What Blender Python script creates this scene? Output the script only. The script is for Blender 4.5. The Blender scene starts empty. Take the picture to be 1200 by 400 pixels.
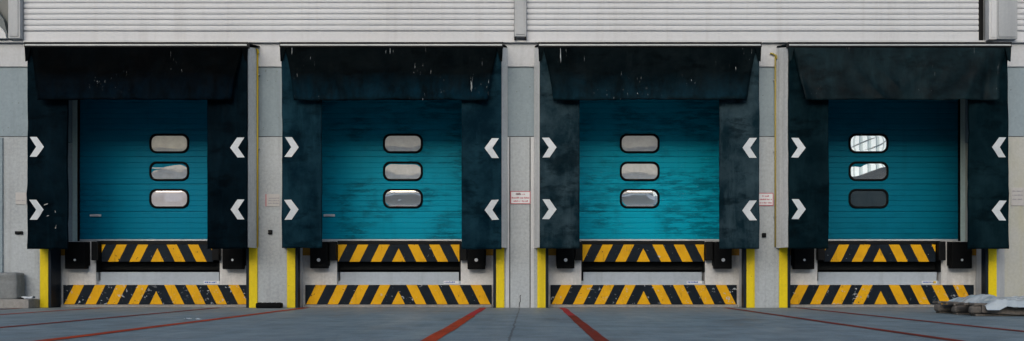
import bpy, bmesh, math, random
from mathutils import Vector, Matrix, noise

scene = bpy.context.scene
COL = scene.collection
R = math.radians
SEED = random.Random(7)

# ------------------------------------------------------------------ camera
CAM_D, CAM_H, FOC = 15.0, 0.47, 1050.0      # metres to the wall, eye height, focal length in photo pixels
cam_d = bpy.data.cameras.new('camera')
cam = bpy.data.objects.new('camera', cam_d)
COL.objects.link(cam)
cam.location = (0, -CAM_D, CAM_H)
cam.rotation_euler = (R(90), 0, 0)
cam_d.sensor_width = 36
cam_d.lens = 36 * FOC / 1200
cam_d.shift_x = -20 / 1200
cam_d.shift_y = 128 / 1200
cam_d.clip_end = 2000
scene.camera = cam


# ------------------------------------------------------------------ materials
class N:
    """small node-graph helper"""
    def __init__(s, name):
        s.m = bpy.data.materials.new(name)
        s.m.use_nodes = True
        s.t = s.m.node_tree
        s.t.nodes.clear()
        s.out = s.t.nodes.new('ShaderNodeOutputMaterial')

    def n(s, typ, **kw):
        nd = s.t.nodes.new(typ)
        for k, v in kw.items():
            setattr(nd, k, v)
        return nd

    def link(s, a, b):
        s.t.links.new(a, b)

    def put(s, sock, v):
        if isinstance(v, bpy.types.NodeSocket):
            s.link(v, sock)
        elif isinstance(v, (tuple, list)) and len(v) == 3 and sock.type == 'RGBA':
            sock.default_value = (*v, 1)
        else:
            sock.default_value = v

    def pos(s):
        return s.n('ShaderNodeNewGeometry').outputs['Position']

    def obj(s):
        return s.n('ShaderNodeTexCoord').outputs['Object']

    def mapped(s, vec, scale=(1, 1, 1), loc=(0, 0, 0)):
        m = s.n('ShaderNodeMapping')
        s.link(vec, m.inputs['Vector'])
        m.inputs['Scale'].default_value = scale
        m.inputs['Location'].default_value = loc
        return m.outputs['Vector']

    def noise(s, vec, scale=1.0, detail=4, rough=.55, stretch=(1, 1, 1), loc=(0, 0, 0)):
        t = s.n('ShaderNodeTexNoise')
        s.link(s.mapped(vec, stretch, loc), t.inputs['Vector'])
        t.inputs['Scale'].default_value = scale
        t.inputs['Detail'].default_value = detail
        t.inputs['Roughness'].default_value = rough
        return t.outputs['Fac']

    def ramp(s, v, a, b, lo=0.0, hi=1.0):
        r = s.n('ShaderNodeMapRange')
        s.put(r.inputs['Value'], v)
        r.inputs['From Min'].default_value = a
        r.inputs['From Max'].default_value = b
        r.inputs['To Min'].default_value = lo
        r.inputs['To Max'].default_value = hi
        return r.outputs['Result']

    def math(s, op, a, b=0.0):
        m = s.n('ShaderNodeMath', operation=op)
        s.put(m.inputs[0], a)
        s.put(m.inputs[1], b)
        return m.outputs[0]

    def mix(s, fac, a, b, mode='MIX'):
        m = s.n('ShaderNodeMix', data_type='RGBA', blend_type=mode)
        s.put(m.inputs['Factor'], fac)
        s.put(m.inputs['A'], a)
        s.put(m.inputs['B'], b)
        return [o for o in m.outputs if o.type == 'RGBA'][0]

    def bump(s, h, strength=.2, dist=.01):
        b = s.n('ShaderNodeBump')
        s.link(h, b.inputs['Height'])
        b.inputs['Strength'].default_value = strength
        b.inputs['Distance'].default_value = dist
        return b.outputs['Normal']

    def bsdf(s, color, rough=.6, spec=.5, metal=0.0, normal=None, coat=0.0, ior=1.5):
        p = s.n('ShaderNodeBsdfPrincipled')
        s.put(p.inputs['Base Color'], color)
        s.put(p.inputs['Roughness'], rough)
        s.put(p.inputs['Specular IOR Level'], spec)
        s.put(p.inputs['Metallic'], metal)
        p.inputs['IOR'].default_value = ior
        p.inputs['Coat Weight'].default_value = coat
        if normal is not None:
            s.link(normal, p.inputs['Normal'])
        s.link(p.outputs[0], s.out.inputs['Surface'])
        return p


def surf(name, base, dirt=None, dirt_amt=.5, rough=.7, spec=.4, metal=0.0, streak=0.0, fine=.12,
         bump=.15, bump_scale=40, big=.6, specks=None, ior=1.5):
    """a weathered plain surface: broad stains, fine grain, running streaks and a little relief"""
    g = N(name)
    P = g.pos()
    dirt = dirt or tuple(c * .55 for c in base)
    c = g.mix(g.ramp(g.noise(P, big, 6, .6), .45, .75, 0, dirt_amt), base, dirt)
    f = g.noise(P, 22, 6, .7)
    c = g.mix(fine * 2, c, g.mix(g.ramp(f, .3, .7), tuple(x * .5 for x in base), tuple(min(1, x * 1.45) for x in base)))
    if streak:
        s_ = g.noise(P, 1, 5, .65, (7, 7, .35))
        c = g.mix(g.ramp(s_, .52, .72, 0, streak), c, dirt)
    if specks:
        sp = g.noise(P, 30, 2, .5)
        c = g.mix(g.ramp(sp, .72, .76), c, specks)
    nrm = g.bump(g.noise(P, bump_scale, 6, .65), bump, .01)
    rr = g.ramp(g.noise(P, 3, 4), .3, .7, max(.05, rough - .1), min(1, rough + .1))
    g.bsdf(c, rr, spec, metal, nrm, ior=ior)
    return g.m


def hazard_mat(name, z0, wear):
    """black and yellow chevron paint mirrored about the middle of the board, chipped and scuffed"""
    g = N(name)
    sep = g.n('ShaderNodeSeparateXYZ')
    O, P = g.obj(), g.pos()
    wob = g.math('MULTIPLY', g.math('SUBTRACT', g.noise(P, 9, 4), .5), .012)
    g.link(O, sep.inputs[0])
    f = g.math('ADD', g.math('ADD', g.math('ABSOLUTE', sep.outputs['X']), wob),
               g.math('MULTIPLY', g.math('SUBTRACT', sep.outputs['Z'], z0), .5))
    q = g.math('FRACT', g.math('DIVIDE', g.math('ADD', f, .2475 + .365 * 4), .365))
    band = g.math('MULTIPLY', g.ramp(q, .5, .515), g.ramp(q, 1.0, .985))
    tri = g.ramp(f, .117, .112)
    gap = g.ramp(f, .295, .30)                     # black between the middle triangle and the first stripe
    yel = g.math('MAXIMUM', tri, g.math('MULTIPLY', band, gap))
    yc = g.mix(g.ramp(g.noise(P, 5, 6, .7), .45, .75, 0, .6), (.70, .37, .006), (.48, .24, .008))
    yc = g.mix(g.ramp(g.noise(P, 1, 5, .7, (14, 14, 3)), .58, .7, 0, .5), yc, (.12, .07, .02))
    bc = g.mix(g.ramp(g.noise(P, 3, 5, .7), .4, .75, 0, .8), (.0025, .0070, .0130), (.010, .019, .030))
    c = g.mix(yel, bc, yc)
    chip = g.noise(P, 16, 3, .6, (1, 1, 1.1), (3.1, 0, 1.7))
    zone = g.ramp(g.noise(P, 1.6, 3, .5, (1, 1, 1), (7, 0, 2)), .40, .62)
    c = g.mix(g.math('MULTIPLY', g.ramp(chip, .695 - wear, .715 - wear), zone), c, (.42, .45, .48))
    scuff = g.noise(P, 26, 3, .5, (1, 1, .6), (9, 2, 5))
    c = g.mix(g.ramp(scuff, .70, .73), c, (.02, .022, .026))
    g.bsdf(c, .6, .15, 0, g.bump(g.noise(P, 60, 4), .12, .005))
    return g.m


def door_mat(name, base, worn, brush, dust, side=0.0):
    """teal enamel on steel: brushed sideways, dusty, with darker scrubbed marks"""
    g = N(name)
    P = g.pos()
    dk = tuple(c * .45 for c in base)
    c = g.mix(g.ramp(g.noise(P, 1, 6, .7, (.9, 1, 13)), .42, .7, 0, .38), base, worn)
    m1 = g.noise(P, 1, 7, .74, (2.6, 1, 12), (4.4, 0, 2.2))
    m2 = g.noise(P, 1.4, 5, .6, (1, 1, 1.3), (1.7, 3, 8))
    sep = g.n('ShaderNodeSeparateXYZ')
    g.link(g.obj(), sep.inputs[0])
    m2 = g.math('ADD', m2, g.math('MULTIPLY', g.ramp(sep.outputs['X'], .2, 1.2), side))
    m2 = g.math('ADD', m2, g.math('MULTIPLY', g.ramp(sep.outputs['Z'], 1.0, 2.0), side * .35))
    c = g.mix(g.math('MULTIPLY', g.ramp(m1, .44, .54), g.ramp(m2, .50, .66, 0, brush)), c, dk)
    c = g.mix(g.ramp(g.noise(P, 1, 5, .6, (6, 6, .5)), .55, .8, 0, .3), c, dk)
    c = g.mix(g.ramp(g.noise(P, 40, 3), .66, .72, 0, dust), c, (.25, .33, .36))
    rr = g.ramp(g.noise(P, 2, 4), .3, .7, .34, .52)
    g.bsdf(c, rr, .05, 0, g.bump(g.noise(P, 1, 5, .6, (3, 3, 40)), .10, .004))
    return g.m


def fabric_mat(name, base, pale, amt, marks=.0, rough=.62, hem=None, spec=.012):
    """black teal coated canvas of a dock shelter, scuffed pale in places, with sky sheen painted at hood hems"""
    g = N(name)
    P = g.pos()
    c = g.mix(g.ramp(g.noise(P, 1.6, 7, .68), .42, .72, 0, amt), base, pale)
    c = g.mix(g.ramp(g.noise(P, 1, 6, .7, (5, 5, .8), (3, 0, 0)), .5, .75, 0, amt * .8), c, pale)
    c = g.mix(g.ramp(g.noise(P, 1, 5, .7, (1.8, 1, 4), (0, 8, 1)), .52, .64, 0, .7), c, tuple(x * .45 for x in base))
    if marks:
        w = g.noise(P, 1, 3, .6, (42, 42, 2.4), (2, 0, 7))
        w2 = g.noise(P, 1.3, 2, .5, (1, 1, 1), (11, 0, 4))
        c = g.mix(g.math('MULTIPLY', g.ramp(w, .675, .71), g.ramp(w2, .56, .62, 0, marks)), c, (.42, .46, .48))
    nrm = g.bump(g.noise(P, 4, 6, .6), .5, .03)
    rr = g.ramp(g.noise(P, 4, 5, .6), .3, .7, rough - .08, rough + .14)
    if hem is not None:                                     # lighter blue band by the hem: sky sheen painted into the canvas colour
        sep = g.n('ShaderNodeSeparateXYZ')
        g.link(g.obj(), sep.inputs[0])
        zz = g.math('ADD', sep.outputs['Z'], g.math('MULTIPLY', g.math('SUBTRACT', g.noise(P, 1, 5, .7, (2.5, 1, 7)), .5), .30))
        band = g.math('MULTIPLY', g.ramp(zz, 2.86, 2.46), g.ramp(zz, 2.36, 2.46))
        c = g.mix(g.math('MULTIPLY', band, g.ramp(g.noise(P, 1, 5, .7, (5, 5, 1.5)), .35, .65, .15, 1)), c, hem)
    g.bsdf(c, rr, spec, 0, nrm)
    return g.m


def pane_mat(name, tint, body, refl, rough=.03, wave=.04):
    """twin-wall acrylic glazing: a milky, dusty body behind a glossy outer skin"""
    g = N(name)
    P = g.pos()
    dust = g.mix(g.ramp(g.noise(P, 9, 5, .65), .4, .75, 0, .5), body, tuple(min(1, c * 1.5 + .02) for c in body))
    d = g.n('ShaderNodeBsdfDiffuse')
    g.link(dust, d.inputs['Color'])
    gl = g.n('ShaderNodeBsdfGlossy')
    gl.inputs['Color'].default_value = (*tint, 1)
    gl.inputs['Roughness'].default_value = rough
    if wave:
        g.link(g.bump(g.noise(P, 7, 2), wave, .01), gl.inputs['Normal'])
    mx = g.n('ShaderNodeMixShader')
    mx.inputs[0].default_value = refl
    g.link(d.outputs[0], mx.inputs[1])
    g.link(gl.outputs[0], mx.inputs[2])
    g.link(mx.outputs[0], g.out.inputs['Surface'])
    return g.m


M = {}
M['concrete'] = surf('pale_concrete', (.385, .422, .445), (.225, .238, .242), .65, .85, .25, streak=.55, fine=.16, bump=.3)
M['concrete_stained'] = surf('yellow_stained_concrete', (.41, .42, .40), (.36, .345, .20), .5, .85, .25, streak=.5, fine=.10, bump=.2, big=1.1)
M['concrete_panel'] = surf('grey_concrete_panel', (.235, .295, .33), (.15, .185, .205), .45, .8, .3, streak=.45, fine=.10, specks=(.10, .11, .11))
M['beam'] = surf('pale_beam', (.46, .482, .505), (.31, .32, .325), .35, .7, .3, streak=.35, fine=.08)
M['dock_concrete'] = surf('whitewashed_dock_face', (.64, .65, .65), (.36, .36, .355), .45, .8, .3, streak=.45, fine=.12, bump=.3)
M['kerb'] = surf('kerb_concrete', (.27, .265, .255), (.11, .105, .10), .7, .9, .2, fine=.2, bump=.5)
M['cladding'] = surf('pale_cladding', (.52, .545, .575), (.385, .39, .40), .45, .55, .4, streak=.35, fine=.04, bump=.04, big=.35)
M['steel_grey'] = surf('grey_painted_steel', (.33, .355, .38), (.20, .22, .235), .5, .5, .45, streak=.4, fine=.06, bump=.06)
M['steel_pale'] = surf('pale_painted_steel', (.50, .52, .54), (.33, .35, .36), .5, .45, .45, streak=.3, fine=.06, bump=.06)
M['dark_recess'] = surf('dark_window_panel', (.055, .070, .072), (.03, .04, .04), .5, .4, .5, fine=.06, bump=.05)
M['yellow'] = surf('yellow_guard_paint', (.70, .54, .006), (.40, .28, .012), .45, .5, .25, streak=.45, fine=.08, bump=.12, specks=(.12, .10, .05))
M['yellow_thin'] = surf('yellow_pipe_paint', (.60, .44, .015), (.36, .27, .05), .5, .5, .45, fine=.08)
M['yellow_dull'] = surf('faded_yellow_paint', (.36, .29, .05), (.22, .19, .08), .6, .6, .3, streak=.4, fine=.1)
M['navy'] = surf('navy_steel', (.005, .012, .022), (.012, .019, .026), .6, .5, .2, fine=.1)
M['rust_yellow'] = surf('rusty_yellow_angle', (.42, .22, .015), (.13, .06, .02), .8, .6, .35, streak=.7, fine=.15)
M['rubber'] = surf('black_rubber', (.003, .0035, .004), (.009, .010, .011), .6, .75, .1, fine=.15, bump=.3)
M['black_steel'] = surf('black_steel', (.003, .004, .005), (.012, .012, .012), .5, .55, .15, fine=.1)
M['pit'] = surf('pit_steel', (.009, .011, .012), (.02, .02, .018), .5, .7, .15, fine=.1)
M['lip_plate'] = surf('pale_blue_grey_plate', (.36, .42, .48), (.22, .25, .28), .4, .5, .4, streak=.4, fine=.08)
M['aluminium'] = surf('aluminium_strip', (.40, .43, .45), (.25, .27, .28), .5, .5, .5, .2, fine=.06, bump=.05)
M['jamb'] = surf('grey_green_guide_rail', (.55, .68, .65), (.34, .42, .40), .6, .45, .45, streak=.5, fine=.08)
M['white_tape'] = surf('white_reflective_tape', (.53, .57, .60), (.30, .33, .35), .5, .45, .4, fine=.06, bump=.05)
M['bolt'] = surf('bright_bolt', (.75, .76, .77), (.5, .5, .5), .3, .4, .5, .3)
M['side_canvas'] = surf('grey_side_canvas', (.62, .64, .645), (.32, .34, .345), .6, .7, .3, streak=.6, fine=.14, bump=.3)
M['brace_grey'] = surf('weathered_brace', (.13, .15, .155), (.08, .09, .09), .5, .6, .3)
M['seam'] = surf('dark_joint_filler', (.05, .05, .05), None, .3, .9, .2)
M['sign_white'] = surf('sign_white', (.66, .68, .71), (.5, .5, .52), .3, .4, .4, fine=.04, bump=.03)
M['sign_faded'] = surf('faded_sign', (.43, .425, .42), (.36, .35, .34), .4, .6, .3, fine=.06, bump=.03)
M['sign_red'] = surf('sign_red', (.45, .09, .12), (.45, .16, .18), .4, .5, .4, fine=.05, bump=.02)
M['sign_dark'] = surf('sign_dark_red', (.10, .015, .03), None, .3, .5, .4, bump=.02)
M['sign_grey'] = surf('sign_grey_print', (.27, .275, .30), None, .3, .5, .4, bump=.02)
M['sticker_blue'] = surf('sticker_blue', (.02, .10, .38), (.05, .12, .3), .4, .4, .4, bump=.02)
M['sticker_yellow'] = surf('sticker_yellow', (.60, .42, .03), None, .4, .4, .4, bump=.02)
M['sack'] = surf('grey_sack_cloth', (.19, .205, .21), (.11, .12, .125), .6, .85, .25, streak=.3, fine=.15, bump=.4)
M['film'] = surf('pale_plastic_film', (.42, .48, .52), (.24, .31, .34), .6, .25, .5, fine=.06, bump=.25, bump_scale=9, big=2.5)
M['white_scrap'] = surf('white_plastic_scrap', (.62, .68, .74), (.40, .46, .50), .4, .4, .5, fine=.05, bump=.2)
M['timber'] = surf('old_wet_timber', (.135, .122, .110), (.040, .037, .034), .8, .8, .3, streak=.3, fine=.25, bump=.6)
M['opp_white'] = surf('backdrop_white_cladding', (.88, .88, .87), (.75, .75, .74), .3, .5, .4, fine=.03)
M['opp_grey'] = surf('taupe_fascia', (.50, .485, .44), (.40, .39, .36), .4, .6, .3, fine=.03)
def sheet_mat(name, col):  # passes sunlight so the added backdrop looks bright in the panes
    g = N(name)
    c = g.mix(g.ramp(g.noise(g.pos(), .4, 5), .4, .7, 0, .25), col, tuple(x * .75 for x in col))
    t, d, mx = g.n('ShaderNodeBsdfTranslucent'), g.n('ShaderNodeBsdfDiffuse'), g.n('ShaderNodeMixShader')
    g.link(c, t.inputs['Color'])
    g.link(c, d.inputs['Color'])
    mx.inputs[0].default_value = .35
    g.link(t.outputs[0], mx.inputs[1])
    g.link(d.outputs[0], mx.inputs[2])
    g.link(mx.outputs[0], g.out.inputs['Surface'])
    return g.m


M['opp_sheet'] = sheet_mat('backdrop_white_translucent_sheet', (.78, .90, .98))
M['opp_sheet_blue'] = sheet_mat('backdrop_blue_grey_translucent_sheet', (.48, .60, .66))
M['opp_taupe_sheet'] = sheet_mat('backdrop_taupe_translucent_sheet', (.42, .42, .405))
M['opp_slate'] = surf('backdrop_slate_band', (.38, .40, .41), (.30, .32, .33), .4, .6, .3, fine=.03)
M['opp_dark'] = surf('dark_backdrop', (.07, .085, .10), (.05, .06, .07), .4, .6, .3, fine=.03)

# teal differs per door: partly paint, partly lens falloff darkened into the outer two
M['door1'] = door_mat('teal_enamel_deep', (.001, .172, .285), (.002, .210, .335), .35, .12)
M['door2'] = door_mat('teal_enamel_bright', (.001, .255, .385), (.003, .300, .435), .85, .18, .17)
M['door3'] = door_mat('teal_enamel_worn', (.0008, .310, .455), (.004, .410, .550), .85, .3, .13)
M['door4'] = door_mat('petrol_enamel', (.001, .132, .212), (.002, .160, .255), .30, .06)
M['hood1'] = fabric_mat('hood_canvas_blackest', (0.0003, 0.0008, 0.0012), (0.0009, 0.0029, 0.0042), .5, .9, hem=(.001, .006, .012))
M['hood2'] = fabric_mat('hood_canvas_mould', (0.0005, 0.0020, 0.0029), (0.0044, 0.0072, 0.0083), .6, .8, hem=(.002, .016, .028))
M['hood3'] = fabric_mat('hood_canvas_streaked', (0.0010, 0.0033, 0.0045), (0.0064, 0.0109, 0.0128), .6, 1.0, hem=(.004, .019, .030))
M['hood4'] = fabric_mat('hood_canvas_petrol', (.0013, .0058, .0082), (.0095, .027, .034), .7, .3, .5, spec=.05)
M['curt1'] = fabric_mat('curtain_canvas_dark', (0.0006, 0.0036, 0.0063), (0.0032, 0.0128, 0.0204), .7)
M['curt2'] = fabric_mat('curtain_canvas_teal', (0.0014, 0.0104, 0.0184), (0.0102, 0.0382, 0.0561), .9)
M['curt3'] = fabric_mat('curtain_canvas_dusty', (.0042, .0150, .0220), (.036, .064, .080), 1.0)
M['curt4'] = fabric_mat('curtain_canvas_petrol', (0.0014, 0.0076, 0.0112), (0.0076, 0.0238, 0.0314), .7)


def ground_mat():
    g = N('yard_concrete')
    P = g.pos()
    base = g.mix(g.ramp(g.noise(P, .35, 7, .62), .35, .7), (.098, .182, .235), (.145, .238, .295))
    tr = g.noise(P, 1, 6, .66, (2.4, .22, 1), (5, 1, 0))            # tyre-swept bands running to the docks
    base = g.mix(g.ramp(tr, .45, .75, 0, .55), base, (.078, .118, .145))
    cross = g.noise(P, 1, 6, .7, (.30, 3.2, 1), (0, 2, 0))          # broom finish and wash marks
    base = g.mix(g.ramp(cross, .46, .66, 0, .45), base, (.25, .29, .31))
    mid = g.noise(P, 2.6, 7, .72, (.8, 1, 1), (3, 7, 0))
    base = g.mix(.75, base, g.mix(g.ramp(mid, .38, .62), (.050, .100, .128), (.185, .272, .320)))
    oil = g.noise(P, 1.1, 4, .6, (1, .6, 1), (9, 4, 0))
    base = g.mix(g.ramp(oil, .58, .70, 0, .7), base, (.045, .06, .07))
    fine = g.noise(P, 55, 5, .75)
    base = g.mix(.32, base, g.mix(g.ramp(fine, .3, .7), (.07, .075, .08), (.33, .34, .35)))
    sp = g.noise(P, 19, 3, .5)
    base = g.mix(g.ramp(sp, .67, .72, 0, .6), base, (.07, .072, .075))
    # paler unswept strip along the foot of the wall
    sep = g.n('ShaderNodeSeparateXYZ')
    g.link(P, sep.inputs[0])
    edge = g.math('ADD', sep.outputs['Y'], g.math('MULTIPLY', g.math('SUBTRACT', g.noise(P, .8, 5), .5), 3.0))
    base = g.mix(g.ramp(edge, -3.6, -1.6, 0, .5), base, (.21, .225, .225))
    # one crack wandering from the central pier to the camera
    wob = g.math('MULTIPLY', g.math('SUBTRACT', g.noise(P, 1.2, 5, .7, (.001, 1, 1)), .5), .09)
    dx = g.math('ABSOLUTE', g.math('ADD', g.math('ADD', sep.outputs['X'], .155), wob))
    base = g.mix(g.ramp(dx, .014, .006, 0, .6), base, (.03, .03, .032))
    rr = g.ramp(tr, .35, .7, .62, .42)
    h = g.math('ADD', g.math('MULTIPLY', g.math('ADD', cross, mid), .5), g.math('MULTIPLY', fine, .3))
    g.bsdf(base, rr, .20, 0, g.bump(h, .45, .03))
    return g.m


def paint_mat(name, col, old):
    g = N(name)
    P = g.pos()
    c = g.mix(g.ramp(g.noise(P, 3, 6, .7, (2, .6, 1)), .40, .65), col, old)
    w = g.noise(P, 14, 6, .72, (1, .5, 1), (4, 4, 0))
    c = g.mix(g.ramp(w, .60, .68, 0, .7), c, (.13, .15, .17))
    g.bsdf(c, .7, .10, 0, g.bump(g.noise(P, 40, 4), .15, .005))
    return g.m


M['ground'] = ground_mat()
M['line_orange'] = paint_mat('orange_red_paint', (.40, .046, .010), (.22, .030, .010))
M['line_brown'] = paint_mat('brown_red_paint', (.20, .022, .010), (.11, .018, .010))
M['line_red'] = paint_mat('fresh_red_paint', (.36, .022, .030), (.26, .03, .03))


# ------------------------------------------------------------------ mesh helpers
def box(bm, x0, x1, y0, y1, z0, z1, bev=0.0, mi=0):
    t = bmesh.new()
    bmesh.ops.create_cube(t, size=1)
    for v in t.verts:
        v.co = ((x0 + x1) / 2 + v.co.x * (x1 - x0), (y0 + y1) / 2 + v.co.y * (y1 - y0), (z0 + z1) / 2 + v.co.z * (z1 - z0))
    if bev:
        bmesh.ops.bevel(t, geom=list(t.edges), offset=bev, segments=2, affect='EDGES', profile=.6)
    for f in t.faces:
        f.material_index = mi
    merge(bm, t)


def merge(bm, t):
    me = bpy.data.meshes.new('tmp')
    t.to_mesh(me)
    t.free()
    bm.from_mesh(me)
    bpy.data.meshes.remove(me)


def prism(bm, pts, y0, y1):
    """polygon pts in XZ extruded from y0 to y1"""
    a = [bm.verts.new((x, y0, z)) for x, z in pts]
    b = [bm.verts.new((x, y1, z)) for x, z in pts]
    bm.faces.new(a)
    bm.faces.new(b[::-1])
    n = len(pts)
    for i in range(n):
        bm.faces.new((a[i], b[i], b[(i + 1) % n], a[(i + 1) % n]))


def tube(bm, pts, r, seg=10):
    rings = []
    pts = [Vector(p) for p in pts]
    for i, p in enumerate(pts):
        d = (pts[min(i + 1, len(pts) - 1)] - pts[max(i - 1, 0)]).normalized()
        u = d.orthogonal().normalized() if i == 0 else (rings_u - d * rings_u.dot(d)).normalized()
        rings_u = u
        w = d.cross(u)
        rings.append([bm.verts.new(p + (u * math.cos(2 * math.pi * k / seg) + w * math.sin(2 * math.pi * k / seg)) * r) for k in range(seg)])
    for a, b in zip(rings, rings[1:]):
        for k in range(seg):
            bm.faces.new((a[k], a[(k + 1) % seg], b[(k + 1) % seg], b[k]))
    bm.faces.new(rings[0][::-1])
    bm.faces.new(rings[-1])


def sheet(bm, nu, nv, fn, thick=0.0):
    """grid surface fn(u,v)->(x,y,z); thick > 0 gives it a back (a solid slab of canvas)"""
    fr = [[bm.verts.new(fn(i / nu, j / nv)) for i in range(nu + 1)] for j in range(nv + 1)]
    for j in range(nv):
        for i in range(nu):
            bm.faces.new((fr[j][i], fr[j][i + 1], fr[j + 1][i + 1], fr[j + 1][i]))
    if thick:
        bk = [[bm.verts.new(Vector(fn(i / nu, j / nv)) + Vector((0, thick, 0))) for i in range(nu + 1)] for j in range(nv + 1)]
        for j in range(nv):
            for i in range(nu):
                bm.faces.new((bk[j][i], bk[j + 1][i], bk[j + 1][i + 1], bk[j][i + 1]))
        for i in range(nu):
            bm.faces.new((fr[0][i], bk[0][i], bk[0][i + 1], fr[0][i + 1]))
            bm.faces.new((fr[nv][i], fr[nv][i + 1], bk[nv][i + 1], bk[nv][i]))
        for j in range(nv):
            bm.faces.new((fr[j][0], fr[j + 1][0], bk[j + 1][0], bk[j][0]))
            bm.faces.new((fr[j][nu], bk[j][nu], bk[j + 1][nu], fr[j + 1][nu]))


def rrect(hw, hh, r, k=7):
    p = []
    for cx, cz, a0 in ((hw - r, hh - r, 0), (-hw + r, hh - r, 90), (-hw + r, -hh + r, 180), (hw - r, -hh + r, 270)):
        for i in range(k + 1):
            a = R(a0 + 90 * i / k)
            p.append((cx + r * math.cos(a), cz + r * math.sin(a)))
    return p


def obj(name, bm, mats, parent=None, smooth=False, loc=None):
    bmesh.ops.recalc_face_normals(bm, faces=bm.faces)
    me = bpy.data.meshes.new(name)
    bm.to_mesh(me)
    bm.free()
    for m in (mats if isinstance(mats, list) else [mats]):
        me.materials.append(M[m] if isinstance(m, str) else m)
    if smooth:
        me.polygons.foreach_set('use_smooth', [True] * len(me.polygons))
    o = bpy.data.objects.new(name, me)
    COL.objects.link(o)
    o.parent = parent
    if loc:
        o.location = loc
    return o


def boxobj(name, dims, m, parent=None, bev=.004):
    bm = bmesh.new()
    box(bm, *dims, bev)
    return obj(name, bm, m, parent)


def tag(o, label, cat, group=None):
    o['label'] = label
    o['category'] = cat
    if group:
        o['group'] = group
    return o


def thing(name, loc, label, cat, group=None):
    o = bpy.data.objects.new(name, None)
    COL.objects.link(o)
    o.location = loc
    o.empty_display_size = .2
    return tag(o, label, cat, group)


def structure(o):
    o['kind'] = 'structure'
    return o


def nz(x, y, z, s=1.0, seed=0.0):
    return noise.noise(Vector((x * s + seed * 7.3, y * s - seed * 3.1, z * s + seed * 1.7)))


# ------------------------------------------------------------------ ground
bm = bmesh.new()
xs = [-300, -60, -20, 0, 20, 60, 300]
ys = [-300, -80, -30, -10, 20, 100]
vv = [[bm.verts.new((x, y, 0)) for x in xs] for y in ys]
for j in range(len(ys) - 1):
    for i in range(len(xs) - 1):
        bm.faces.new((vv[j][i], vv[j][i + 1], vv[j + 1][i + 1], vv[j + 1][i]))
structure(obj('ground', bm, 'ground'))


def line(x, y0, y1, w, m, seed, z=.004):
    b = bmesh.new()
    n = 60
    pr = None
    for i in range(n + 1):
        y = y0 + (y1 - y0) * i / n
        c = x + .018 * nz(0, y, 0, .9, seed)
        h = w / 2 * (1 + .10 * nz(0, y, 0, 2.3, seed + 5))
        cur = (b.verts.new((c - h, y, z)), b.verts.new((c + h, y, z)))
        if pr:
            b.faces.new((pr[0], pr[1], cur[1], cur[0]))
        pr = cur
    return structure(obj('road_marking', b, m))


line(-8.33, -14, -.26, .10, 'line_brown', 1)
line(-7.10, -14, -.10, .10, 'line_orange', 2)
line(-5.17, -14, -.06, .10, 'line_brown', 3)
line(-3.72, -14, -.03, .13, 'line_orange', 4)
line(-.765, -14, -3.3, .125, 'line_orange', 5)
line(-.765, -3.3, -.04, .115, 'line_red', 6)
line(.555, -14, -3.3, .105, 'line_brown', 7)
line(.555, -3.3, -.04, .10, 'line_red', 8)
line(3.28, -14, -.03, .10, 'line_brown', 9)
line(4.47, -14, -.06, .10, 'line_brown', 10)

# ------------------------------------------------------------------ the warehouse
DX = [-6.36, -2.23, 1.955, 6.0]           # middle of each dock
HALF_PIT = 1.675                           # half the width between the concrete piers
wh = thing('warehouse', (0, 0, 0), 'long pale warehouse with ribbed cladding above a row of four loading docks', 'warehouse')

piers = [(-15, DX[0] - HALF_PIT)] + [(DX[i] + HALF_PIT, DX[i + 1] - HALF_PIT) for i in range(3)] + [(DX[3] + HALF_PIT, 15)]
for k, (a, b) in enumerate(piers):
    boxobj('concrete_pier', (a, b, 0, .78, 0, 2.862), 'concrete_stained' if k == 4 else 'concrete', wh, .006)
    # grey panel above, narrowed by the door openings behind the shelters
    boxobj('joint', (a + .01, b - .01, .02, .7, 2.8621, 2.8739), 'seam', wh, 0)
    boxobj('upper_panel', (a, b, .012, .78, 2.874, 4.03), 'concrete_panel', wh, .006)
boxobj('lintel', (-15, 15, -.015, .78, 4.034, 4.42), 'beam', wh, .008)
# dock bodies between the piers
for x in DX:
    for s in (-1, 1):
        a, b = sorted((x + s * 1.06, x + s * (HALF_PIT - .002)))
        boxobj('dock_face', (a, b, .35, 1.2, .0, 1.13), 'dock_concrete', wh, .006)
    boxobj('dock_sill', (x - 1.058, x + 1.058, .36, 1.2, 0, .386), 'dock_concrete', wh, 0)
    boxobj('dock_floor', (x - 1.67, x + 1.67, 1.21, 9, .9, 1.13), 'dock_concrete', wh, 0)
    boxobj('dock_kerb', (x - 1.60, x + 1.60, .22, .346, 0, .045), 'kerb', wh, .008)

# ribbed cladding: overlapping horizontal boards
def cladding(x0, x1, name='cladding'):
    b = bmesh.new()
    prof = [(-.010, 4.46), (-.055, 4.462), (-.055, 4.608), (-.010, 4.614), (-.010, 4.630)]
    z = 4.630
    while z < 7.6:
        prof += [(-.050, z + .001), (-.056, z + .030), (-.052, z + .074), (-.046, z + .078), (-.030, z + .080), (-.030, z + .0885)]
        z += .0935
    n = max(2, int((x1 - x0) / .5))
    rows = []
    for i in range(n + 1):
        x = x0 + (x1 - x0) * i / n
        rows.append([b.verts.new((x, y + .004 * nz(x, 0, zz, .8, 3), zz + .004 * nz(x, 0, zz * .3, .6, 9))) for y, zz in prof])
    for r0, r1 in zip(rows, rows[1:]):
        for j in range(len(prof) - 1):
            b.faces.new((r0[j], r0[j + 1], r1[j + 1], r1[j]))
    return obj(name, b, 'cladding', wh)


cladding(-8.43, -.25)
cladding(-.04, 7.50)
cladding(8.10, 15)
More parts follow.
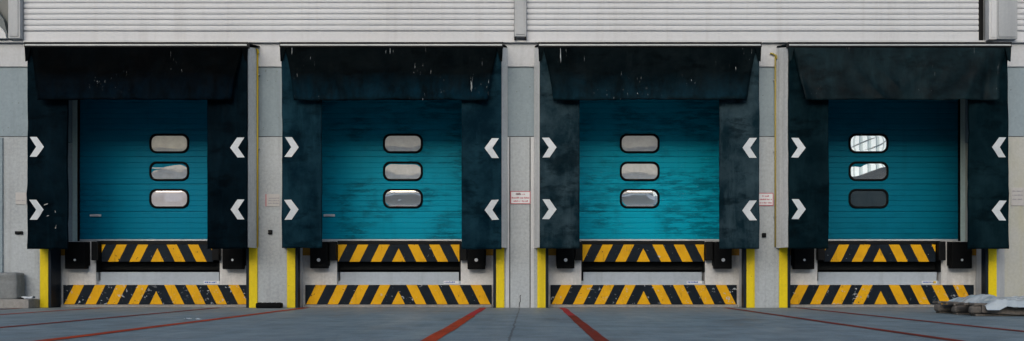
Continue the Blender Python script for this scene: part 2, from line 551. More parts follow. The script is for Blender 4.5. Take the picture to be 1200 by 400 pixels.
# solid building behind the cladding, roof, ends and back
boxobj('wall_core', (-15, 15, .02, .78, 4.425, 7.7), 'steel_grey', wh, 0)
boxobj('roof', (-15.2, 15.2, -.25, 12.2, 7.72, 7.9), 'steel_grey', wh, 0)
boxobj('back_wall', (-15, 15, 11.8, 12, 0, 7.7), 'concrete', wh, 0)
for s in (-1, 1):
    a, b = sorted((s * 15.0, s * 15.2))
    boxobj('end_wall', (a, b, 0, 12, 0, 7.7), 'concrete', wh, 0)
# flashing ledge under the cladding
boxobj('flashing', (-15, 15, -.075, .02, 4.425, 4.458), 'steel_pale', wh, .004)

# steel posts over the cladding
def post(x0, x1, z0, flange, m='steel_grey', dy=-.16):
    b = bmesh.new()
    box(b, x0, x1, dy, -.062, z0, 7.65, .008)
    box(b, x0 + .03, x1 - .03, dy - .012, dy - .001, z0 + .03, 7.6, .004)
    return obj('steel_post', b, m, wh)


post(-8.63, -8.43, 4.47, 0)
post(-.243, -.043, 4.50, 0)
post(7.74, 8.09, 4.46, 0)
post(7.60, 7.725, 4.44, 0, 'steel_pale', -.20)
boxobj('post_recess', (7.505, 7.598, -.01, .01, 4.46, 7.6), 'black_steel', wh, 0)
for x in (-.226, -.06):
    boxobj('post_foot', (x - .014, x + .014, -.15, -.07, 4.462, 4.498), 'black_steel', wh, 0)
# darker glazed bay at the far left with a diagonal brace
boxobj('side_glazing', (-12, -8.64, -.02, .01, 4.47, 7.6), 'dark_recess', wh, 0)
b = bmesh.new()
prism(b, [(-9.30, 5.55), (-9.02, 5.20), (-8.74, 4.80), (-8.66, 4.49), (-8.72, 4.49), (-8.86, 4.76), (-9.2, 5.0), (-9.5, 5.35)], -.10, -.03)
obj('diagonal_brace', b, 'brace_grey', wh)
b = bmesh.new()
prism(b, [(-9.6 + .93 * math.sin(R(a)), 4.475 + .42 * math.cos(R(a))) for a in range(-90, 91, 10)], -.14, -.022)
obj('vent_cowl', b, 'steel_pale', wh)
# flush trim strips on the central pier
for x in (-.36, .055):
    boxobj('pier_trim', (x - .028, x + .028, -.014, -.001, .002, 2.855), 'steel_pale', wh, .003)
    boxobj('pier_groove', (x + (.031 if x < 0 else -.045), x + (.045 if x < 0 else -.031), -.003, -.0005, .002, 2.855), 'seam', wh, 0)
boxobj('pier_trim', (-12, -8.80, -.03, -.001, .16, 2.85), 'concrete_panel', wh, .004)
boxobj('pier_trim', (7.822, 7.955, -.012, -.001, .002, 2.855), 'steel_grey', wh, .003)
# raised kerb at the left of the docks
boxobj('raised_kerb', (-15, -8.19, -.34, -.003, 0, .15), 'kerb', wh, .012)

# cracked hairline on the central pier
b = bmesh.new()
tube(b, [(-.165, -.001, .01), (-.16, -.001, .08), (-.145, -.001, .11), (-.15, -.001, .20), (-.135, -.001, .215)], .006, 5)
obj('crack', b, 'seam', wh)

# fittings on the piers
def fitting(x, z, w, h, label):
    b = bmesh.new()
    box(b, x - w / 2, x + w / 2, -.03, -.001, z - h / 2, z + h / 2, .010)
    box(b, x - w / 4, x + w / 4, -.045, -.031, z - h / 4, z + h / 4, .004)
    return tag(obj('socket', b, 'black_steel'), label, 'wall socket', 'small black sockets on the concrete piers')


fitting(-8.53, 1.255, .13, .055, 'flat wide black slot fitting on the pier above the grey sack')
fitting(-4.33, 1.265, .07, .075, 'small black socket on the pier over the black rubber block on the ground')
fitting(3.93, 1.215, .07, .075, 'small black socket on the pier under the pink lettered sign')


# ------------------------------------------------------------------ signs
def scribble(bm, x0, x1, z, h, rnd, dens=.75):
    """a line of lettering too far away to read: short upright strokes and bars"""
    x = x0
    box(bm, x0, x1, -.0140, -.0126, z + h * .42, z + h * .56)
    while x < x1 - .006:
        w = rnd.uniform(.006, .014)
        if rnd.random() < dens:
            hh = h * rnd.choice((.7, .7, 1))
            box(bm, x, min(x + w, x1), -.0150, -.0128, z, z + hh)
        x += w + rnd.uniform(.003, .007)


def sign(x, z, w, h, face, label, edge, rows, seed):
    t = thing('notice_sign', (x, 0, z), label, 'sign', 'notices on the concrete piers')
    rnd = random.Random(seed)
    boxobj('plate', (-w / 2, w / 2, -.012, -.001, -h / 2, h / 2), face, t, .002)
    if edge == 'all':
        b = bmesh.new()
        e = .012
        for d in ((-w / 2, w / 2, h / 2 - e, h / 2), (-w / 2, w / 2, -h / 2, -h / 2 + e), (-w / 2, -w / 2 + e, -h / 2 + e, h / 2 - e), (w / 2 - e, w / 2, -h / 2 + e, h / 2 - e)):
            box(b, d[0], d[1], -.0148, -.0123, d[2], d[3])
        obj('border', b, 'sign_red', t)
    elif edge == 'left':
        boxobj('border', (-w / 2, -w / 2 + .014, -.0148, -.0123, -h / 2, h / 2), 'sign_red', t, 0)
    for (fx0, fx1, fz, hh, m) in rows:
        b = bmesh.new()
        scribble(b, -w / 2 + fx0 * w, -w / 2 + fx1 * w, -h / 2 + fz * h, hh, rnd)
        obj('lettering', b, m, t)
    return t


sign(-.145, 1.845, .335, .215, 'sign_white', 'white notice with pink border and dark red heading on the middle pier', 'all',
     [(.27, .52, .70, .036, 'sign_dark'), (.54, .74, .71, .018, 'sign_red'), (.06, .94, .42, .026, 'sign_red'), (.12, .88, .17, .026, 'sign_red')], 3)
sign(3.945, 1.815, .285, .215, 'sign_white', 'pink lettered white notice half hidden beside the third shelter', 'all',
     [(.36, .75, .70, .024, 'sign_red'), (.12, .92, .44, .024, 'sign_red'), (.16, .90, .18, .024, 'sign_red')], 5)
sign(-4.29, 1.80, .235, .205, 'sign_faded', 'faded grey notice with a red left edge on the pier', 'left',
     [(.2, .95, .62, .02, 'sign_grey'), (.2, .95, .42, .02, 'sign_grey'), (.2, .95, .20, .02, 'sign_grey')], 8)
sign(-8.50, 1.83, .18, .20, 'sign_faded', 'worn blank grey notice on the wall above the grey sack', None,
     [(.1, .9, .30, .014, 'sign_grey')], 9)
sign(8.17, 1.86, .21, .30, 'sign_faded', 'faded ruled grey notice on the wall at the far right', None,
     [(.1, .95, .78, .022, 'sign_grey'), (.1, .95, .55, .022, 'sign_grey'), (.1, .95, .32, .022, 'sign_grey')], 11)

# ------------------------------------------------------------------ yellow pipes
def pipe(x, y, z0, z1, r, label, pm='yellow_thin'):
    t = thing('yellow_pipe', (x, y, 0), label, 'pipe', 'thin yellow pipes up the piers')
    b = bmesh.new()
    tube(b, [(0, 0, z0), (0, 0, z1)], r, 10)
    obj('upright', b, pm, t, True)
    b = bmesh.new()
    tube(b, [(.02, -.03, z1 - .06), (.008, -.02, z1 + .0), (-.05, -.02, z1 + .035), (-.09, -.02, z1 + .038)], r * 1.25, 10)
    obj('bent_end', b, pm, t, True)
    for z in (z0 + .5, (z0 + z1) / 2, z1 - .4):
        boxobj('clip', (-.03, .03, -.002, .028, z - .012, z + .012), 'steel_grey', t, .003)
    return t


pipe(-4.535, -.035, 1.02, 4.30, .013, 'thin yellow pipe running up beside the first shelter, bent at its top')
pipe(4.115, -.022, 1.02, 4.21, .012, 'thin dull yellow pipe edging the fourth shelter on its left', 'yellow_dull')


# ------------------------------------------------------------------ doors
def make_door(k, label, mat, panes, tilt):
    x = DX[k]
    Y = .85
    t = thing('dock_door', (x, Y, 1.14), label, 'dock door', 'teal sectional doors of the loading docks')
    rnd = random.Random(40 + k)
    HW = 1.60
    pitch = .4875
    z = .045
    for i in range(6):
        prof = [(.002, z + .0015)]
        n = 5
        for r in range(n):
            a = z + .010 + (pitch - .020) * r / n
            bb = z + .010 + (pitch - .020) * (r + 1) / n
            prof += [(-.007, a + .004), (-.007, bb - .016), (.0005, bb - .011), (.0005, bb - .002)]
        prof += [(.002, z + pitch - .0015)]
        b = bmesh.new()
        dy = rnd.uniform(-.003, .003)
        cols = []
        for c in range(25):
            xx = -HW + 2 * HW * c / 24
            cols.append([b.verts.new((xx, y + dy + .003 * nz(xx, 0, zz, 1.1, k * 3 + i), zz)) for y, zz in prof])
        for c0, c1 in zip(cols, cols[1:]):
            for j in range(len(prof) - 1):
                b.faces.new((c0[j], c0[j + 1], c1[j + 1], c1[j]))
        # returns along top and bottom so that each panel is a real slab
        for j, sgn in ((0, 1), (len(prof) - 1, -1)):
            bk = [b.verts.new((v[j].co.x, .045, v[j].co.z)) for v in cols]
            for c in range(24):
                b.faces.new((cols[c][j], cols[c + 1][j], bk[c + 1], bk[c]))
        obj('panel', b, mat, t)
        z += pitch
    boxobj('backing', (-HW, HW, .047, .06, .05, 2.97), 'black_steel', t, 0)
    boxobj('bottom_strip', (-HW, HW, -.012, .03, .018, .046), 'white_tape', t, .004)
    boxobj('rubber_seal', (-HW, HW, .0, .03, -.008, .017), 'rubber', t, 0)
    for s in (-1, 1):
        a, c = sorted((s * 1.582, s * 1.672))
        b = bmesh.new()
        box(b, *sorted((s * 1.606, s * 1.80)), -.07, .05, -.01, 2.97, .006)
        box(b, *sorted((s * 1.650, s * 1.70)), -.084, -.071, 0, 2.9, .003)
        obj('guide_rail', b, 'jamb', t)
        boxobj('edge_seal', (*sorted((s * 1.582, s * 1.604)), -.05, .0, -.005, 2.97), 'rubber', t, 0)
    # three rounded windows
    for j in range(3):
        zc = [1.738, 1.247, .764][j]
        fo, fi = rrect(.352, .172, .125), rrect(.316, .137, .103)
        b = bmesh.new()
        lv = []
        for pts, y in ((fo, -.004), (fo, -.022), (rrect(.343, .163, .117), -.034), (rrect(.325, .145, .110), -.034), (fi, -.022), (fi, -.004)):
            lv.append([b.verts.new((px, y, pz)) for px, pz in pts])
        m = len(fo)
        for a, c in zip(lv, lv[1:]):
            for q in range(m):
                b.faces.new((a[q], a[(q + 1) % m], c[(q + 1) % m], c[q]))
        w = obj('window', b, 'rubber', t, True, (0, 0, zc))
        b = bmesh.new()
        prev = None
        bulge = ([.0012, .0020, .0045][j] if k < 3 else .00015) * rnd.uniform(.8, 1.2)
        tl = tilt[j]
        steps = 12
        for s_ in range(steps, 0, -1):
            f = s_ / steps
            ring = []
            for px, pz in fi:
                bx, bz = px * f, pz * f
                y = -.010 - bulge * (1 - f ** (6 if k < 3 else 14)) + tl[0] * bx + tl[1] * bz + (.0022 if k < 3 else .0) * nz(bx, bz, 0, 4.0, k * 9 + j)
                ring.append(b.verts.new((bx, y, bz)))
            if prev:
                for q in range(m):
                    b.faces.new((prev[q], prev[(q + 1) % m], ring[(q + 1) % m], ring[q]))
            prev = ring
        b.faces.new(prev)
        obj('pane', b, panes[j], w, True)
    if k < 2:
        b = bmesh.new()
        box(b, -1.40, -1.20, -.030, -.008, .445, .488, .008)
        box(b, -1.36, -1.24, -.044, -.031, .458, .476, .005)
        obj('handle', b, 'sign_white', t)
    return t


pg = pane_mat('pane_dull', (.92, .91, .85), (.56, .55, .50), .38)
pm = pane_mat('pane_smoky', (.85, .88, .90), (.50, .52, .53), .55)
pw = pane_mat('pane_milky', (.90, .90, .93), (.74, .71, .75), .45)
pc = pane_mat('pane_clear', (1.0, 1.0, 1.0), (.60, .66, .70), .82)
pn = pane_mat('pane_grey', (.88, .90, .92), (.50, .51, .51), .36)
pd = pane_mat('pane_dark', (.75, .80, .85), (.040, .060, .070), .35)
pf = pane_mat('pane_flat', (1.0, 1.0, 1.0), (.60, .66, .70), .85, .01, 0)
make_door(0, 'deep teal dock door with dull brownish top window, pale handle and grey rail at its left', 'door1', [pg, pm, pw], [(0, 0), (0, .004), (0, -.01)])
make_door(1, 'bright teal dock door with a pale handle and dark smudges along its right edge', 'door2', [pn, pm, pc], [(0, 0), (0, .02), (0, -.01)])
make_door(2, 'lightest turquoise dock door with patchy brushed dark marks and no handle', 'door3', [pn, pm, pc], [(0, 0), (0, .02), (0, -.01)])
make_door(3, 'darkest petrol blue dock door with two striped bright windows and one dark window', 'door4', [pf, pf, pd], [(0, 0), (0, 0), (0, 0)])


# ------------------------------------------------------------------ shelters
def make_shelter(k, label, hood_m, curt_m, seed):
    x = DX[k]
    t = thing('dock_shelter', (x, 0, .97), label, 'dock shelter', 'black canvas shelters around the dock doors')
    rnd = random.Random(seed)
    Z0 = .97
    top = 4.245 - Z0
    YF = -.45
    for s in (-1, 1):
        dz = rnd.uniform(-.018, .018)

        def ys(xx, zz):                                     # how the canvas bellies and creases
            v = zz / top
            y = YF + .030 * nz(xx * 2.2, seed, zz * .7, 1, seed) + .016 * nz(xx * 5, 0, zz * 3.2, 1, seed + 2)
            y -= .022 * (1 - abs(nz(xx * 1.7 + zz * .5, seed, zz * .55, 1.3, seed + 6))) ** 9
            return y + .030 * max(0, 1 - v * 6) * nz(xx * 2, 0, 3, 1.4, seed + 4)

        def fn(u, v, s=s, dz=dz):
            xx = s * (1.783 + (1.135 - 1.783) * u)
            zz = dz + .006 * nz(u * 3, 0, 0, 1, seed) + v * (top - dz)
            y = ys(xx, zz)
            return (xx, y, zz)
        b = bmesh.new()
        sheet(b, 30, 80, fn, .035)
        c = obj('side_curtain', b, curt_m, t, True)
        b = bmesh.new()                                     # outer canvas wall back to the building
        a0, a1 = 1.782, (1.812 if k == 0 else 1.872)
        P = [(a0, -.385, .03), (a1, -.004, .03), (a1, -.004, top + .10), (a0, -.385, top + .02)]
        f = [b.verts.new((s * p[0], p[1], p[2])) for p in P]
        q = [b.verts.new((s * (p[0] - .03), p[1], p[2])) for p in P]
        b.faces.new(f)
        b.faces.new(q[::-1])
        for i in range(4):
            b.faces.new((f[i], q[i], q[(i + 1) % 4], f[(i + 1) % 4]))
        obj('side_wall', b, 'side_canvas', t)
        for zc in (2.615 - Z0, 1.605 - Z0):
            rot, zo, W, H = rnd.uniform(-.03, .03), zc + rnd.uniform(-.012, .012), .232, .322

            def chev(u, v):                                 # tape pressed onto the canvas, pointing at the door
                z = (v - .5) * H
                t_ = 1 - abs(2 * z / H)
                x0_, x1_ = .46 * W * t_, .50 * W + .50 * W * t_
                px = -s * (x0_ + (x1_ - x0_) * u - W / 2)
                X, Z = s * 1.625 + px + z * rot, zo + z - px * rot
                return (X, ys(X, Z) - .007, Z)
            b = bmesh.new()
            sheet(b, 4, 16, chev, .002)
            ch = obj('chevron', b, 'white_tape', c)
            if k == 3 and s > 0:
                ch['label'] = 'scuffed chevron leaning on the bent curtain'
    # frame rail over the hood
    b = bmesh.new()
    box(b, -1.81, 1.81, -.505, -.40, top - .012, top + .072, .004)
    rail = obj('rail', b, 'black_steel', t)
    boxobj('rail_strip', (-1.795, 1.795, -.514, -.506, top + .011, top + .034), 'aluminium', rail, .002)
    for s in (-1, 1):
        b = bmesh.new()
        prism(b, [(s * 1.806, top + .011), (s * 1.70, top + .011), (s * 1.755, top - .22), (s * 1.795, top - .24)], -.498, -.478)
        obj('corner_flap', b, hood_m, t)
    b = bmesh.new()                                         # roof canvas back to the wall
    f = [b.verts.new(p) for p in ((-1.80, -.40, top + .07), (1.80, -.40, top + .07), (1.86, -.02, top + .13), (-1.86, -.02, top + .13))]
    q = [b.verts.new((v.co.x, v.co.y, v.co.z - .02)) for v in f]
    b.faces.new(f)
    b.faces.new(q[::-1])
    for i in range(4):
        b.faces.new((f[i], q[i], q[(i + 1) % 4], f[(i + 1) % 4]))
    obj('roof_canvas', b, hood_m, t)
    # hanging front hood: canvas that narrows to its hem, with folds at the ends
    hem = 3.362 - Z0

    def hood(u, v):
        sx = u * 2 - 1
        hw = 1.735 - .17 * v - .02 * math.sin(v * 3.1)
        lowr = .05 if (k == 3 and sx > .6) else 0
        zz = top + .010 - v * (top + .010 - hem) + v * (.012 * nz(sx * 2.4, 0, 0, 1, seed) + .006 * nz(sx * 9, 0, 0, 1, seed))
        xx = sx * hw
        y = -.492 - .085 * v ** 2.6 * (1 - .35 * abs(sx) ** 4)
        y += v * (.035 * nz(sx * 2.3, v * .9, 0, 1, seed) + .018 * nz(sx * 6, v * 2.2, 0, 1, seed + 3))
        y -= v * .045 * (1 - abs(nz(sx * 1.9 + v * 1.0 * (1 if sx > 0 else -1), seed, v * .5, 1.2, seed + 8))) ** 10
        e = max(0, abs(sx) - .80) / .2                      # diagonal drag folds at both ends
        y += .055 * e * math.sin((v * 1.1 + e * .9) * 4.0 + seed) * v
        if k == 3:                                          # the fourth hood has a broad crease and a loose flap
            y -= .07 * math.exp(-((sx * 1.0 - .62 - .28 * (1 - v)) / .07) ** 2) * v
            y += .05 * math.exp(-((sx - .86) / .02) ** 2) * v
        return (xx, y, zz)
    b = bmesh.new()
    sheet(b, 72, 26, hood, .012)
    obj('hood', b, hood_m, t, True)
    if k == 0:                                              # remains of torn tape beside the lower left chevron
        curt = [c for c in t.children if c.name.startswith('side_curtain')][0]
        for dx, dz, w, h in ((-1.46, .085, .075, .016), (-1.43, -.10, .04, .014), (-1.31, -.03, .014, .04), (-1.30, -.28, .013, .06)):
            b = bmesh.new()
            a = rnd.uniform(-.3, .3)
            prism(b, [(-w / 2, -h / 2), (w / 2, -h / 2 + .006), (w / 2 - .008, h / 2), (-w / 2 + .01, h / 2 - .004)], 0, .003)
            bmesh.ops.transform(b, matrix=Matrix.Rotation(a, 4, 'Y'), verts=b.verts)
            obj('tape_scrap', b, 'sign_faded', curt, False, (dx, YF - .050, 1.605 - Z0 + dz))
    return t


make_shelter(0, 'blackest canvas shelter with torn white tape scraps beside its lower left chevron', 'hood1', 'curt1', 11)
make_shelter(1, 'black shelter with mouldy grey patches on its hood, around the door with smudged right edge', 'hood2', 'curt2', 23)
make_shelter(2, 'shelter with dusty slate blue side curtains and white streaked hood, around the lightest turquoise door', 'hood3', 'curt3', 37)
make_shelter(3, 'petrol tinted shelter with a creased hood and loose right corner, beside the plastic covered pallet', 'hood4', 'curt4', 53)

# ------------------------------------------------------------------ levellers
M['haz_low'] = [hazard_mat('hazard_low_a', .047, .07), hazard_mat('hazard_low_b', .047, .02), hazard_mat('hazard_low_c', .047, .055), hazard_mat('hazard_low_d', .047, .06)]
M['haz_up'] = hazard_mat('hazard_lip', .778, .0)


def make_leveller(k, label, sticker):
    x = DX[k]
    t = thing('dock_leveller', (x, .33, 0), label, 'dock leveller', 'dock levellers with hazard striped lips')
    rnd = random.Random(70 + k)
    bm_ = bmesh.new()
    LH = .955 if k in (0, 3) else 1.04
    box(bm_, -LH, LH, .0, .035, .778, 1.072, .006)
    obj('lip', bm_, M['haz_up'], t)
    bm_ = bmesh.new()
    box(bm_, -1.055, 1.055, .04, .86, 1.075, 1.128, .004)
    obj('deck', bm_, 'black_steel', t)
    bm_ = bmesh.new()
    box(bm_, -1.59, 1.59, -.045, .015, .049, .382, .006)
    obj('hazard_board', bm_, M['haz_low'][k], t)
    pl = boxobj('bumper_plate', (-1.02, 1.02, .10, .14, .388, .602), 'lip_plate', t, .004)
    boxobj('plate_foot', (-1.055, 1.055, .095, .099, .388, .452), 'lip_plate', pl, 0)
    boxobj('pit_back', (-1.056, 1.056, .55, .60, .388, 1.07), 'pit', t, 0)
    boxobj('cross_beam', (-1.056, 1.056, .20, .26, .64, .76), 'pit', t, .004)
    for s in (-1, 1):
        boxobj('pit_side', (*sorted((s * 1.042, s * 1.057)), .02, .54, .60, 1.07), 'pit', t, 0)
        boxobj('lip_keeper', (*sorted((s * (LH + .012), s * (LH + .13))), -.10, .01, .80, 1.12), 'black_steel', t, .01)
        boxobj('edge_angle', (*sorted((s * 1.21, s * 1.665)), .005, .018, .885, 1.05), 'rust_yellow', t, .003)
    if sticker:
        b_ = bmesh.new()
        box(b_, .76, 1.02, .0925, .0945, .402, .450)
        st = obj('sticker', b_, 'sign_white', pl)
        b_ = bmesh.new()
        xx = .775
        for q in range(7):
            w = rnd.uniform(.012, .030)
            box(b_, xx, xx + w, .0905, .0924, .414 + rnd.uniform(0, .006), .436 + rnd.uniform(-.004, .006))
            xx += w + rnd.uniform(.004, .010)
            if xx > .98:
                break
        obj('sticker_mark', b_, 'sticker_blue', pl)
        if k == 3:
            boxobj('sticker_mark', (.955, 1.005, .0905, .0923, .408, .444), 'sticker_yellow', pl, 0)
    return t


make_leveller(0, 'dock leveller with paint spattered hazard board under the deep teal door', True)
make_leveller(1, 'dock leveller with a clean hazard board and pale sticker under the door with smudged edge', True)
make_leveller(2, 'dock leveller with white chipped hazard board under the lightest turquoise door', True)
make_leveller(3, 'dock leveller with blue and yellow sticker under the petrol blue door', True)

# ------------------------------------------------------------------ rubber buffers and yellow corner guards
names = ['deep teal door', 'door with smudged right edge', 'lightest turquoise door', 'petrol blue door']
for k, x in enumerate(DX):
    for s in (-1, 1):
        side = 'left' if s < 0 else 'right'
        t = thing('dock_buffer', (x + s * 1.335, .345, .65), 'black rubber buffer with bright bolt, below the %s at its %s' % (names[k], side), 'buffer', 'black rubber buffers on the dock edges')
        hw = .15 if k in (1, 2) else .175
        b = bmesh.new()
        dzz = SEED.uniform(-.015, .015)
        box(b, -hw, hw, -.165, -.03, .01 + dzz, .46, .018)
        obj('rubber_block', b, 'rubber', t)
        boxobj('back_plate', (-hw - .008, hw + .008, -.028, -.002, .06, .47), 'black_steel', t, .004)
        b = bmesh.new()
        tube(b, [(0, -.172, .155), (0, -.15, .155)], .030 if k in (1, 2) else .020, 12)
        obj('bolt', b, 'bolt', t)
        # corner guard: yellow face on the pier, navy return into the dock
        t = thing('corner_guard', (x + s * HALF_PIT, 0, 0), 'yellow steel corner guard with navy return, %s of the %s' % (side, names[k]), 'corner guard', 'yellow corner guards of the dock piers')
        b = bmesh.new()
        box(b, *sorted((s * .004, s * .143)), -.024, -.001, .002, 1.06, .004)
        obj('face_plate', b, 'yellow', t)
        b = bmesh.new()
        box(b, *sorted((-s * .045, -s * .001)), -.024, .12, .002, 1.06, .004)
        obj('return_plate', b, 'navy', t)
        b = bmesh.new()
        box(b, *sorted((-s * .040, -s * .002)), .124, .30, .002, 1.05, .003)
        obj('side_plate', b, 'navy' if s < 0 and k == 0 else 'steel_pale', t)

# ------------------------------------------------------------------ loose things on the ground
b = bmesh.new()                                             # black rubber wheel block
box(b, -.21, .21, -.10, .06, 0, .085, .022)
for i in range(5):
    xx = -.16 + i * .08
    box(b, xx - .012, xx + .012, -.106, .05, .084, .092, .002)
o = obj('wheel_chock', b, 'rubber', None, True, (-4.30, -.14, .001))
tag(o, 'black rubber wheel block lying at the foot of the pier', 'wheel chock')

# slumped grey sack on the raised kerb
b = bmesh.new()
bmesh.ops.create_cube(b, size=1)
bmesh.ops.subdivide_edges(b, edges=b.edges, cuts=11, use_grid_fill=True)
for v in b.verts:
    c = v.co.copy()
    p = Vector((c.x * 2, c.y * 2, c.z * 2))
    q = p.copy()
    l = max(abs(p.x), abs(p.y), abs(p.z))
    sph = (abs(p.x) ** 30 + abs(p.y) ** 30 + abs(p.z) ** 30) ** (1 / 30)
    q = p / sph * l
    n1 = nz(q.x, q.y, q.z, 1.3, 2) * .045 + nz(q.x, q.y, q.z, 3.4, 6) * .02
    q *= 1 + n1
    fold = .030 * math.exp(-((q.z - .42 - .10 * math.cos(q.x * 2.0)) / .07) ** 2)
    v.co = (q.x * .46, q.y * (.135 - fold), q.z * .225)
zmin = min(v.co.z for v in b.verts)
for v in b.verts:
    v.co.z = max(v.co.z, zmin + .02) - zmin - .02
o = obj('sack', b, 'sack', None, True, (-8.87, -.165, .151))
tag(o, 'slumped full grey sack on the kerb at the far left of the wall', 'sack')

b = bmesh.new()                                             # scrap of plastic beside it


def scrap(u, v):
    xx = (u - .5) * .36 * (1 - .2 * v)
    yy = (v - .5) * .18
    return (xx, yy, .006 + .045 * abs(nz(u * 3, v * 3, 0, 1, 4)) + .035 * u * math.sin(v * 3.14))


sheet(b, 18, 10, scrap)
o = obj('plastic_scrap', b, 'white_scrap', None, True, (-8.36, -.17, .152))
tag(o, 'crumpled white plastic scrap on the kerb beside the sack', 'plastic scrap')

for i, (px, py) in enumerate(((-4.02, -4.45), (-3.86, -4.55))):
    b = bmesh.new()
    sheet(b, 6, 5, lambda u, v: ((u - .5) * .075, (v - .5) * .06, .006 + .022 * abs(nz(u * 3, v * 3, i, 1.5, 8 + i))))
    o = obj('paper_scrap', b, 'white_scrap', None, True, (px, py, .001))
    tag(o, 'tiny white paper scrap on the yard, the %s of two before the deep teal door' % ('left' if i == 0 else 'right'), 'paper scrap', 'paper scraps on the yard')

# low pallet under plastic film at the right
PX, PY = 6.95, -3.45
t = thing('pallet', (PX, PY, 0), 'old dark timber pallet lying on the yard under plastic film', 'pallet')
rnd = random.Random(5)
for j in range(5):
    y = -.02 + j * .26
    b = bmesh.new()
    box(b, -1.22, 1.35, y, y + .17, .135, .165, .006)
    for v in b.verts:
        v.co.z += .012 * nz(v.co.x, y, 0, 1.4, j)
        v.co.x += .05 * nz(0, y, 0, 3, j)
    obj('deck_board', b, 'timber', t)
for j in range(3):
    y = 0 + j * .50
    b = bmesh.new()
    box(b, -1.20, 1.34, y - .01, y + .12, .0, .026, .005)
    obj('bottom_board', b, 'timber', t)
    for xx in (-1.12, -.84, -.50, -.20, .15, .62, 1.08):
        w = rnd.uniform(.20, .27)
        b = bmesh.new()
        box(b, xx - w / 2, xx + w / 2, y + rnd.uniform(-.05, .0), y + .10, .028, .134 + rnd.uniform(-.01, 0), .03)
        for v in b.verts:
            v.co += Vector((.03 * nz(*(v.co * 6), 1, j), .02 * nz(*(v.co * 5), 1, j + 2), .008 * nz(*(v.co * 7), 1, 3)))
        obj('block', b, 'timber', t, True)

b = bmesh.new()
box(b, -1.13, 1.36, -.062, -.03, .030, .122, .012)
bmesh.ops.subdivide_edges(b, edges=b.edges, cuts=5)
for v in b.verts:
    v.co.z += .030 * nz(v.co.x, 0, 0, 2.7, 3)
    v.co.y += .04 * nz(v.co.x, 0, v.co.z, 4.1, 5)
obj('side_board', b, 'timber', t)
b = bmesh.new()


def film(u, v):
    xx = -1.08 + 2.60 * u + .06 * nz(0, v * 5, 0, 1, 6)
    yy = -.14 + 1.32 * v
    z = .190 + .028 * nz(xx * 1.5, yy * 2.5, 0, 1, 2) + .022 * nz(xx * 5, yy * 5, 0, 1, 5)
    z += .062 * math.exp(-((xx + .86) / .20) ** 2 - ((yy - .45) / .5) ** 2)
    z += .030 * abs(nz(xx * 9, yy * 3, 0, 1, 7)) + .018 * abs(nz(xx * 17, yy * 8, 0, 1, 12))
    z += .022 * math.exp(-((xx - .1) / .5) ** 2)
    front = max(0, 1 - v / .055)
    if front > 0:                                           # the film hangs over the front edge
        hang = (.100 + .035 * nz(xx * 2.3, 0, 0, 1, 9) + .02 * nz(xx * 9, 0, 0, 1, 4))
        z -= front * hang
        yy += front * .05 * nz(xx * 6, 1, 0, 1, 3) - .015 * front
    left = max(0, 1 - u / .06)
    z -= left * .07
    return (xx, yy, max(z, .085 + .02 * nz(xx * 4, 0, 0, 1, 8)))


sheet(b, 130, 72, film)
o = obj('plastic_film', b, 'film', None, True, (PX, PY, 0))
tag(o, 'crumpled pale plastic film spread over the dark timber pallet', 'plastic film')

# ------------------------------------------------------------------ unseen backdrop behind the camera, added and shaped for the window reflections
op = thing('backdrop_warehouse', (0, -50, 0), 'added white ribbed warehouse behind the camera, for the window reflections', 'warehouse')
boxobj('backdrop_front_wall', (-70, 70, -1, 0, 0, 7.6), 'opp_white', op, 0)
b = bmesh.new()
prism(b, [(-70, 0), (13, 0), (13, .12), (-70, .12)], 0, 8.3)
for v in b.verts:
    v.co = (v.co.x, 8.3 - v.co.y, 5.25 + v.co.y * .255 + v.co.z)
obj('lean_to_backdrop', b, 'opp_white', op)  # sloped white surface added to brighten the lowest pane reflections
boxobj('backdrop_wall_band', (-70, 13, -1, -.05, 7.602, 9.9), 'opp_slate', op, 0)
boxobj('backdrop_ledge', (-70, 13, -.049, .35, 8.78, 8.94), 'opp_white', op, .02)
b = bmesh.new()
sheet(b, 4, 4, lambda u, v: (-70 + 83 * u, .25, 9.75 + 8.3 * v))
obj('backdrop_fascia', b, 'opp_taupe_sheet', op)  # backlit translucent sheet added to brighten the top pane reflections
b = bmesh.new()
xx = 13.05
pr = None
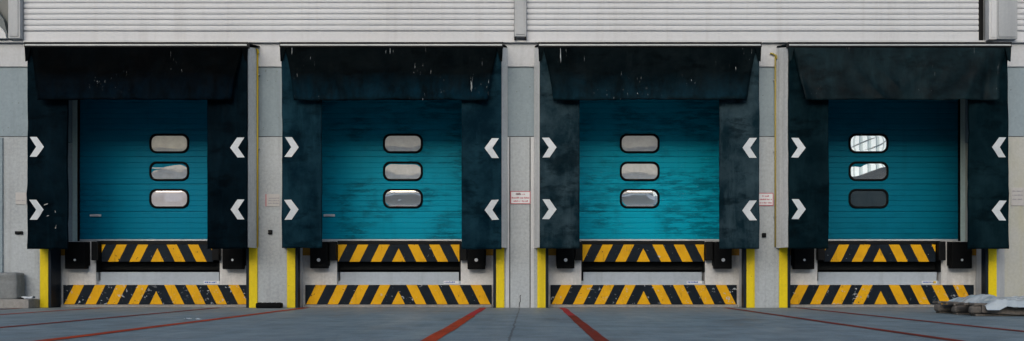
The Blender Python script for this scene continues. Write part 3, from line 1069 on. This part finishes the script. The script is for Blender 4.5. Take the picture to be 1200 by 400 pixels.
while xx < 70:                                              # translucent ribbed sheeting, backlit by the sun to brighten the pane reflections
    for dx, dy in ((0, 0), (.36, 0), (.38, .10), (.58, .10), (.60, 0)):
        cur = (b.verts.new((xx + dx, dy, 7.61)), b.verts.new((xx + dx, dy, 18)))
        if pr:
            f = b.faces.new((pr[0], cur[0], cur[1], pr[1]))
            f.material_index = 1 if dx in (.38, .58, .60) else 0
        pr = cur
    xx += .62
obj('backdrop_sheeting', b, ['opp_sheet', 'opp_sheet_blue'], op)
for x0 in (23.2, 24.9):
    b = bmesh.new()
    tube(b, [(x0, .3, 10.0), (x0 + 2.6, .3, 11.1)], .05, 6)
    obj('stay_rod', b, 'opp_grey', op)
sh = thing('backdrop_shed', (24, -48, 0), 'added dark shed behind the camera, for the window reflections', 'shed')
b = bmesh.new()
prism(b, [(-6, 0), (30, 0), (30, 9.5), (4, 9.5), (-6, 5.9)], 0, .9)
obj('backdrop_gable', b, 'opp_dark', sh)  # added so the fourth door's lower panes reflect a dark slanted edge

# ------------------------------------------------------------------ light
w = bpy.data.worlds.new('World')
scene.world = w
w.use_nodes = True
nt = w.node_tree
bg = nt.nodes['Background']
sky = nt.nodes.new('ShaderNodeTexSky')
sky.sky_type = 'NISHITA'
sky.sun_disc = False
SUN_EL, SUN_AZ = R(21), R(192)             # azimuth clockwise from +Y: in front of the wall, slightly left
sky.sun_elevation = SUN_EL
sky.sun_rotation = SUN_AZ
sky.dust_density = 3.0
sky.air_density = 1.0
sky.ozone_density = 1.0
nt.links.new(sky.outputs[0], bg.inputs[0])
bg.inputs[1].default_value = .10
sd = bpy.data.lights.new('sun', 'SUN')
sd.energy = 1.0
sd.angle = R(60)
sd.color = (1.0, .985, .97)
so = bpy.data.objects.new('sun', sd)
COL.objects.link(so)
d = Vector((math.sin(SUN_AZ) * math.cos(SUN_EL), math.cos(SUN_AZ) * math.cos(SUN_EL), math.sin(SUN_EL)))
so.rotation_euler = d.to_track_quat('Z', 'Y').to_euler()

scene.view_settings.view_transform = 'Standard'
scene.view_settings.look = 'None'
scene.view_settings.exposure = 0.8
scene.view_settings.gamma = 1.0
scene.render.engine = 'CYCLES'
scene.cycles.max_bounces = 6
